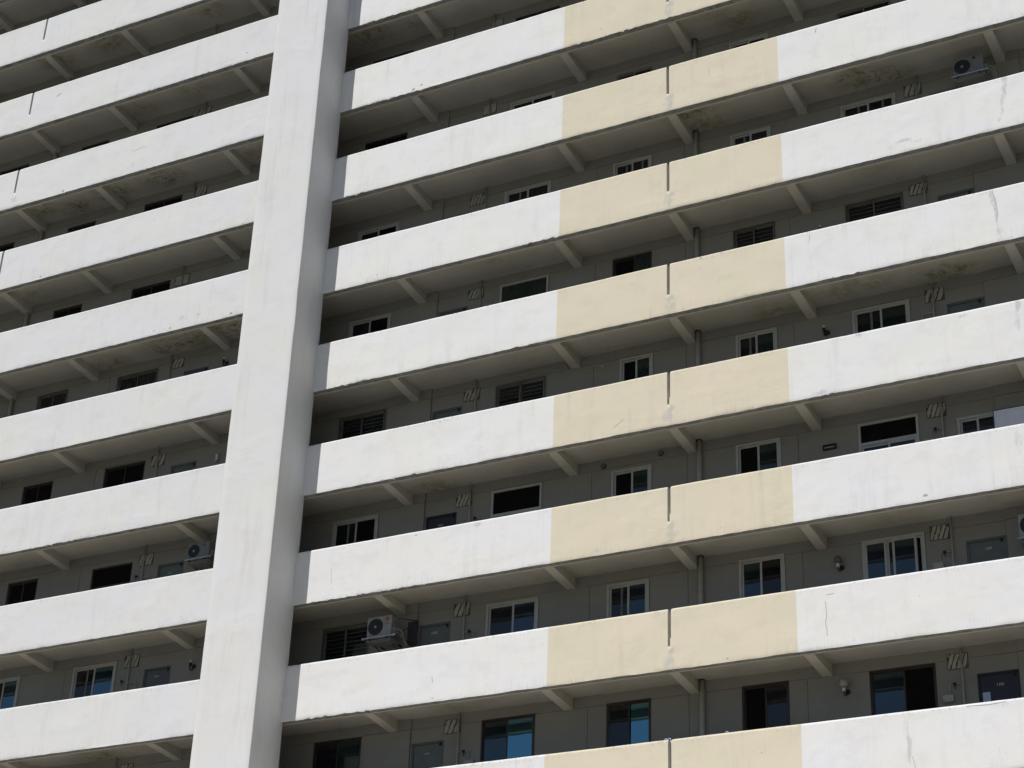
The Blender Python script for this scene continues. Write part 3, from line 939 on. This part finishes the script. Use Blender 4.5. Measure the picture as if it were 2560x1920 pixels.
# diagonal louvre plates beside the doors, gas pipes, drain pipes
VENTS = [(6, -5.66, -5.28, .12), (6, 5.09, 5.48, .12), (5, -5.58, -5.19, .17), (5, 4.94, 5.32, .13), (4, -5.67, -5.28, .20), (4, 5.05, 5.44, .14),
         (3, -5.62, -5.21, .21), (3, 5.19, 5.59, .15), (2, -5.65, -5.24, .18), (2, 5.03, 5.42, .15), (1, -5.73, -5.34, .13), (1, 5.07, 5.46, .20),
         (5, -14.44, -14.02, .16), (4, -14.41, -14.01, .23), (3, -14.47, -14.06, .20), (2, -14.21, -13.87, .16), (0, -14.22, -13.87, .19), (-1, -14.50, -14.09, .19),
         (6, -14.16, -13.78, .17), (1, -14.50, -14.06, .26), (0, -5.5, -5.14, .15), (-1, -5.4, -5.07, .2), (0, 5.1, 5.45, .2)]
for k, x0, x1, top in VENTS:
    z1 = ZS(k) - top
    z0 = z1 - (.30 if k != 2 else .27)
    bm = bmesh.new()
    box(bm, x0, x1, WY - .004, WY + .003, z0, z1, 1)
    frame_rect(bm, x0 - .004, x1 + .004, z0 - .004, z1 + .004, WY - .014, WY - .001, .012, mi=1)
    nn = random.choice([3, 4, 4])
    solid = (k, round(x0, 2)) in ((0, -5.5), (-1, -5.4), (1, -14.5))
    wdt = (x1 - x0) / nn
    sl = .10
    for i in range(-1, nn + 1):
        a = x0 + i * wdt
        steps = 6
        left, right = [], []
        for s in range(steps + 1):
            t = s / steps
            zz = z0 + .008 + (z1 - z0 - .016) * t
            xl = a + sl * (t - .3) + random.uniform(-.010, .010)
            xr = xl + wdt * (.70 if not solid else .98) + random.uniform(-.010, .010)
            left.append((min(max(xl, x0 + .01), x1 - .01), zz))
            right.append((min(max(xr, x0 + .01), x1 - .01), zz))
        for s in range(steps):
            qd = [left[s], right[s], right[s + 1], left[s + 1]]
            if qd[1][0] - qd[0][0] < .012 or qd[2][0] - qd[3][0] < .012:
                continue
            fr = [bm.verts.new((px, WY - .016, pz)) for px, pz in qd]
            bk = [bm.verts.new((px, WY - .003, pz)) for px, pz in qd]
            bm.faces.new(fr)
            for e in range(4):
                bm.faces.new((fr[e], fr[(e + 1) % 4], bk[(e + 1) % 4], bk[e]))
    part('louvre_plate', bm, [MSTRIP, MGAP])

for k in range(-2, 7):
    for px in (-5.30, 5.36, -14.26):
        bm = bmesh.new()
        zt_ = ZS(k)
        y = WY - .045
        px2 = px + (.03 if k >= 5 else 0)
        tube(bm, [(px, y, zt_ + .01), (px, y, zt_ - 2.4)], .019, 8)
        tube(bm, [(px, y, zt_ - .005), (px, y, zt_ - .03)], .034, 10)
        if k >= 3 and px != -14.26 or k in (4, 5):
            zb2 = zt_ - (.72 if px > 0 else .86)
            sgn = -1 if px > 0 else 1
            tube(bm, [(px, y, zb2), (px + sgn * .24, y, zb2), (px + sgn * .25, y, zb2 - .02), (px + sgn * .25, y, zb2 - .35)], .011, 6)
            box(bm, px + sgn * .25 - .06 - .08 * (sgn < 0), px + sgn * .25 + .06 + .08 * (sgn > 0), y - .03, y + .03, zb2 - .33, zb2 - .20, 0, .006)
        root = part('gas_pipe', bm, MPIPE, label='slim vertical gas pipe with its valve branch')
        if k >= 4 and not (k == 6 and px < -10):
            zb2 = zt_ - (.72 if px > 0 else .86)
            if px == -14.26: zb2 = zt_ - .80
            sgn = -1 if px > 0 else (1 if px > -10 else -1)
            v = bmesh.new()
            xx = px + sgn * .15
            box(v, xx - .03, xx + .03, y - .045, y + .01, zb2 - .02, zb2 + .02, 0, .004)
            tube(v, [(xx, y - .03, zb2), (xx + .02, y - .04, zb2 - .12)], [.014, .006], 6)
            part('valve', v, MBLK, root)
for k in range(-3, 7):
    for px in (0.185, -19.42):
        bm = bmesh.new()
        y = WY - .07
        tube(bm, [(px, y, ZS(k) + .01), (px, y, ZS(k) - FLOOR_DROP)], .052, 16)
        tube(bm, [(px, y, ZS(k) + .004), (px, y, ZS(k) - .018)], .066, 16, 1)
        part('drain_pipe', bm, [MPIPE, MBLK])

# ------------------------------------------------------------------ things fixed in the corridors
def lamp(k, x, dz, kind, label):
    z = ZS(k) - dz            # height of the bracket plate
    y = WY
    t = empty('wall_lamp', (x, y, z - .16))
    tag(t, label, 'lamp', 'wall lamps along the corridors')
    o = Vector((x, y, z - .16))
    def lp(name, bm, m, smooth=False):
        bmesh.ops.translate(bm, verts=bm.verts[:], vec=-o)
        return mk(name, bm, m, t, smooth)
    bm = bmesh.new()
    tube(bm, [(x + .02, y, z), (x + .02, y - .025, z)], [.055, .048], 16)
    tube(bm, [(x + .02, y - .02, z - .02), (x + .01, y - .07, z - .09), (x - .01, y - .11, z - .10), (x - .02, y - .12, z - .05), (x - .02, y - .12, z)], .011, 8)
    lp('bracket', bm, MBLK)
    bm = bmesh.new()
    tube(bm, [(x - .02, y - .12, z - .02), (x - .02, y - .12, z + .055)], [.033, .036], 14)
    lp('socket', bm, MWHT if kind in ('globe', 'clear') else MBLK)
    if kind in ('globe', 'clear'):
        bm = bmesh.new()
        tube(bm, [(x - .02, y - .12, z + .055), (x - .02, y - .12, z + .065)], .04, 14)
        lp('collar', bm, MBLK)
        bm = bmesh.new()
        sphere(bm, (x - .02, y - .12, z + .135), .082)
        lp('globe', bm, MOPAL if kind == 'globe' else MGLOBE)
    else:
        bm = bmesh.new()
        tube(bm, [(x - .02, y - .12, z + .05), (x - .02, y - .12, z + .09), (x - .02, y - .12, z + .115), (x - .02, y - .12, z + .13)], [.014, .026, .022, .006], 12)
        lp('bulb', bm, MWHT)
        bm = bmesh.new()
        tube(bm, [(x - .02, y - .12, z - .03), (x - .03, y - .14, z - .10), (x, y - .13, z - .14), (x + .03, y - .06, z - .09)], .009, 6)
        sphere(bm, (x + .02, y - .04, z - .01), .052, 1, .8, 1)
        lp('cable_loop', bm, MBLK)
MOPAL = plain('opal_globe', (0.42, 0.40, 0.37), 0.3, 0, 0.1)
MGLOBE = plain('smoked_globe', (0.13, 0.13, 0.12), 0.15, 0, 0.2)
lamp(6, 3.12, .60, 'globe', 'wall lamp with white globe, lowest row, right of the brown window')
lamp(5, 3.12, .70, 'clear', 'wall lamp with dull smoked globe, one storey above the white globe lamp')
lamp(3, 3.06, .66, 'bare', 'black wall lamp with a bare white bulb, between two white windows on the right')
lamp(2, 3.08, .82, 'bare', 'wall lamp whose tip just shows above the parapet, right of two barred windows')
lamp(5, -12.40, .68, 'bare', 'black wall lamp with bare bulb beside a slate door, lower left near the pier')
lamp(2, -12.50, .64, 'bare', 'black wall lamp with bare bulb below the yellowed soffit, left of the pier')

t = empty('emergency_light', (3.01, WY, ZS(4) - .73))
tag(t, 'small black framed strip light on the wall left of the wide white framed window', 'light')
bm = bmesh.new(); frame_rect(bm, -.14, .14, -.01, .11, -.035, -.001, .016); box(bm, -.12, .12, -.012, -.002, .008, .092)
mk('housing', bm, MBLK, t)
bm = bmesh.new(); tube(bm, [(-.11, -.022, .045), (.11, -.022, .045)], .014, 8); mk('tube', bm, MBRASS, t)

for i, (vx, dz, lb) in enumerate(((-2.06, .16, 'round dark duct cap left of a white sliding window, under the ceiling'),
                                  (-.72, .11, 'round dark duct cap right of a white sliding window, close to the slit beam'))):
    t = empty('duct_cap', (vx, WY, ZS(4) - dz))
    tag(t, lb, 'duct cap', 'round duct caps above the windows')
    bm = bmesh.new(); tube(bm, [(0, 0, 0), (0, -.035, 0)], [.062, .058], 18); mk('rim', bm, MFAN, t)
    bm = bmesh.new()
    for s in (-.03, -.01, .01, .03):
        box(bm, -.045, .045, -.044, -.036, s - .006, s + .002)
    mk('louvre', bm, MACD, t)

# white tubular thing standing behind the parapet at the pier
t = empty('fluorescent_lantern', (-12.42, WY, ZS(3) - .78))
tag(t, 'upright white cylinder lamp on the wall left of the pier, beside a grey door', 'light')
bm = bmesh.new(); tube(bm, [(0, -.06, 0), (0, -.06, .05)], [.03, .035], 12); box(bm, -.02, .02, -.05, 0, .01, .05); mk('holder', bm, MGALV, t)
bm = bmesh.new(); tube(bm, [(0, -.06, .05), (0, -.06, .22), (0, -.06, .25)], [.036, .036, .012], 14); mk('diffuser', bm, MWHT, t)

# conduit of level 3
bm = bmesh.new()
z = ZS(3)
tube(bm, [(-4.98, WY - .02, z - .13), (-3.02, WY - .02, z - .125)], .012, 8)
tube(bm, [(-3.02, WY - .02, z - .125), (-2.98, WY - .02, z - .275), (-2.6, WY - .02, z - .28), (-1.85, WY - .02, z - .32)], .012, 8)
box(bm, -2.15, -2.08, WY - .04, WY, z - .38, z - .31)
part('conduit', bm, MPIPE)

# pale board standing in the corridor
t = empty('wind_screen_board', (7.13, .82, ZS(4) - FLOOR_DROP + .01))
tag(t, 'pale grey lilac board standing before the white window, far right edge', 'board')
bm = bmesh.new(); box(bm, -.66, .7, 0, .035, .06, FLOOR_DROP - .78, 0, .004)
mk('board', bm, plain('lilac_board', (0.74, 0.74, 0.80), .5, 0, .05), t)
bm = bmesh.new(); box(bm, -.675, -.662, -.004, .045, .0, FLOOR_DROP - .77); box(bm, -.66, .7, -.004, .04, FLOOR_DROP - .778, FLOOR_DROP - .765); box(bm, .702, .715, -.004, .045, 0, FLOOR_DROP - .77)
mk('board_frame', bm, MFAN, t)

# small blue things on the lowest visible parapet
for hx, w_, lb in ((-.22, 2, 'pale blue pair of handle tips just above the lowest parapet, left of its slit'), (1.0, 1, 'pale blue handle just above the lowest parapet, left of a brown window')):
    t = empty('basket_handle', (hx, .42, ZT(7) - .02))
    tag(t, lb, 'handle')
    bm = bmesh.new()
    for i in range(w_):
        c = (i - (w_ - 1) / 2) * .075
        tube(bm, [(c + .03 * math.cos(a), 0, .13 + .045 * math.sin(a)) for a in [math.pi * q / 8 for q in range(9)]], .010, 8)
        for sgn in (-1, 1):
            tube(bm, [(c + .03 * sgn, 0, -.2), (c + .03 * sgn, 0, .13)], .010, 8)
    mk('loop', bm, MPAPER, t)

# ------------------------------------------------------------------ air conditioners
def aircon(x, y, z, wd, ht, dp, label, logo, pole=None, em=None):
    """x,y,z: lower left front corner of the casing; y = front plane"""
    t = empty('air_conditioner', (x + wd / 2, y, z - .05))
    tag(t, label, 'air conditioner', 'air conditioner outdoor units in the corridors')
    o = Vector((x + wd / 2, y, z - .05))
    def ap(name, bm, m, smooth=False, parent=None):
        bmesh.ops.translate(bm, verts=bm.verts[:], vec=-o)
        return mk(name, bm, m, parent or t, smooth)
    bm = bmesh.new()
    box(bm, x, x + wd, y, y + dp, z, z + ht, 0, .012)
    box(bm, x + .03, x + wd - .03, y + .03, y + dp - .03, z - .025, z - .001, 1)
    cas = ap('casing', bm, [em or MACC, MACD])
    # side louvres and valve cover on the right end
    bm = bmesh.new()
    for i in range(6):
        box(bm, x + wd + .001, x + wd + .006, y + .05, y + dp - .05, z + ht * .5 + i * .03, z + ht * .5 + i * .03 + .012)
    box(bm, x + wd, x + wd + .045, y + .06, y + dp - .04, z + .05, z + ht * .46, 0, .01)
    ap('valve_cover', bm, MACD)
    R = ht * .385
    cx, cz = x + R + .035, z + ht * .5
    bm = bmesh.new()
    tube(bm, [(cx, y - .001, cz), (cx, y - .006, cz)], R, 40)
    ap('fan_opening', bm, MBLK)
    bm = bmesh.new()
    for q in range(1, 7):
        rr = R * q / 6.4
        tube(bm, [(cx + rr * math.cos(a), y - .012, cz + rr * math.sin(a)) for a in [2 * math.pi * s / 32 for s in range(33)]], .0025, 4, caps=False)
    for q in range(12):
        a = 2 * math.pi * q / 12
        tube(bm, [(cx + .02 * math.cos(a), y - .013, cz + .02 * math.sin(a)), (cx + R * math.cos(a + .5), y - .011, cz + R * math.sin(a + .5))], .0025, 4)
    tube(bm, [(cx + R * math.cos(a), y - .008, cz + R * math.sin(a)) for a in [2 * math.pi * s / 40 for s in range(41)]], .007, 6, caps=False)
    grl = ap('fan_grille', bm, MFAN)
    bm = bmesh.new()
    tube(bm, [(cx, y - .010, cz), (cx, y - .018, cz)], [.034, .028], 18)
    hub = ap('hub_cap', bm, MACC)
    lx = x + wd - (wd - 2 * R - .035) * .5
    if logo == 'red':
        bm = bmesh.new(); tube(bm, [(lx, y - .001, z + ht * .82), (lx, y - .005, z + ht * .82)], .048, 24); ap('logo_disc', bm, MRED)
        bm = text_bm('LG', .075, .002); bmesh.ops.translate(bm, verts=bm.verts[:], vec=(lx, y - .004, z + ht * .60)); ap('logo_letters', bm, MGRY)
    elif logo == 'grey':
        bm = bmesh.new(); tube(bm, [(lx - .05, y - .001, z + ht * .86), (lx - .05, y - .005, z + ht * .86)], .034, 24); ap('logo_disc', bm, MBLK)
        bm = text_bm('LG', .065, .001); bmesh.ops.translate(bm, verts=bm.verts[:], vec=(lx + .045, y - .004, z + ht * .86)); ap('logo_letters', bm, MGRY)
    elif logo == 'blue':
        bm = bmesh.new()
        sphere(bm, (lx - .01, y - .002, z + ht * .82), .05, 1, .06, .45)
        box(bm, lx - .05, lx + .03, y - .003, y - .001, z + ht * .70, z + ht * .715)
        ap('logo_oval', bm, MBLU)
    # steel carrier
    bm = bmesh.new()
    zb = z - .035
    for xx in (x + .08, x + wd - .10):
        box(bm, xx, xx + .03, y - .05, WY - .002, zb - .03, zb - .001)
        tube(bm, [(xx + .015, y + .05, zb - .02), (xx + .015, WY - .02, zb - .20)], .010, 6)
    box(bm, x - .02, x + wd + .08, WY - .03, WY - .003, zb - .062, zb - .032)
    br = ap('bracket', bm, MFAN)
    bm = bmesh.new()
    box(bm, x - .03, x + wd + .10, y - .055, y - .022, zb + .0, zb + .028)
    box(bm, x + .02, x + wd - .02, y - .02, y + dp, zb - .008, zb - .002)
    if pole:
        sphere(bm, (x - .06, y - .04, zb + .012), .035, 1.3, .7, .8)
        sphere(bm, (x + wd + .10, y - .04, zb + .02), .035, 1.6, .7, .9)
    ap('front_rail', bm, MGALV)
    bm = bmesh.new()
    box(bm, x - .01, x + wd + .02, y - .02, y + dp + .12, zb - .050, zb - .036, 0, .003)
    box(bm, x + .05, x + wd - .04, y + .03, y + dp + .06, zb - .075, zb - .051, 0, .004)
    ap('drip_tray', bm, MACD)
    bm = bmesh.new()
    xx = x + wd + .05
    tube(bm, [(xx, y + .12, z + .14), (xx + .05, y + .12, z + .17), (xx + .12, y + .16, z + .12), (xx + .14, y + .25, z - .05), (xx + .10, WY - .03, z - .16), (xx + .04, WY - .03, z - .30)], .013, 8)
    tube(bm, [(xx, y + .15, z + .09), (xx + .06, y + .16, z + .10), (xx + .09, y + .22, z), (xx + .04, WY - .06, z - .2)], .010, 8)
    ap('refrigerant_pipe', bm, MCOP)
    if pole == 'cage':
        bm = bmesh.new()
        xb = x + wd + .30
        tube(bm, [(xb, WY - .06, z + ht + .02), (xb, WY - .06, z - .07)], .013, 6)
        tube(bm, [(x + wd + .02, y + dp, z + ht), (xb, WY - .06, z + ht + .02)], .013, 6)
        tube(bm, [(xb, WY - .06, z + ht + .0), (x + wd + .1, y + .02, z - .02)], .011, 6)
        tube(bm, [(x + wd + .08, y, z - .03), (xb, WY - .06, z - .07)], .013, 6)
        box(bm, x + wd + .06, xb, WY - .055, WY - .038, z - .07, z + ht + .02)
        ap('support_cage', bm, MFAN)

aircon(-7.36, .62, ZS(5) - .93, .61, .47, .26, 'white air conditioner unit with red disc, right of a barred window by the pier', 'red', 'cage')
aircon(6.32, .62, ZS(1) - .79, .66, .44, .28, 'grey air conditioner unit with large dark fan, top right under a soffit', 'grey', em=MACG)
aircon(-12.49, .62, ZS(4) - .92, .62, .40, .28, 'white air conditioner unit with small blue oval, squeezed against the tall pier', 'blue', em=MACG)
aircon(6.78, .62, ZS(5) - .93, .66, .47, .28, 'air conditioner unit cut off by the right edge, beside the grey door', 'none')
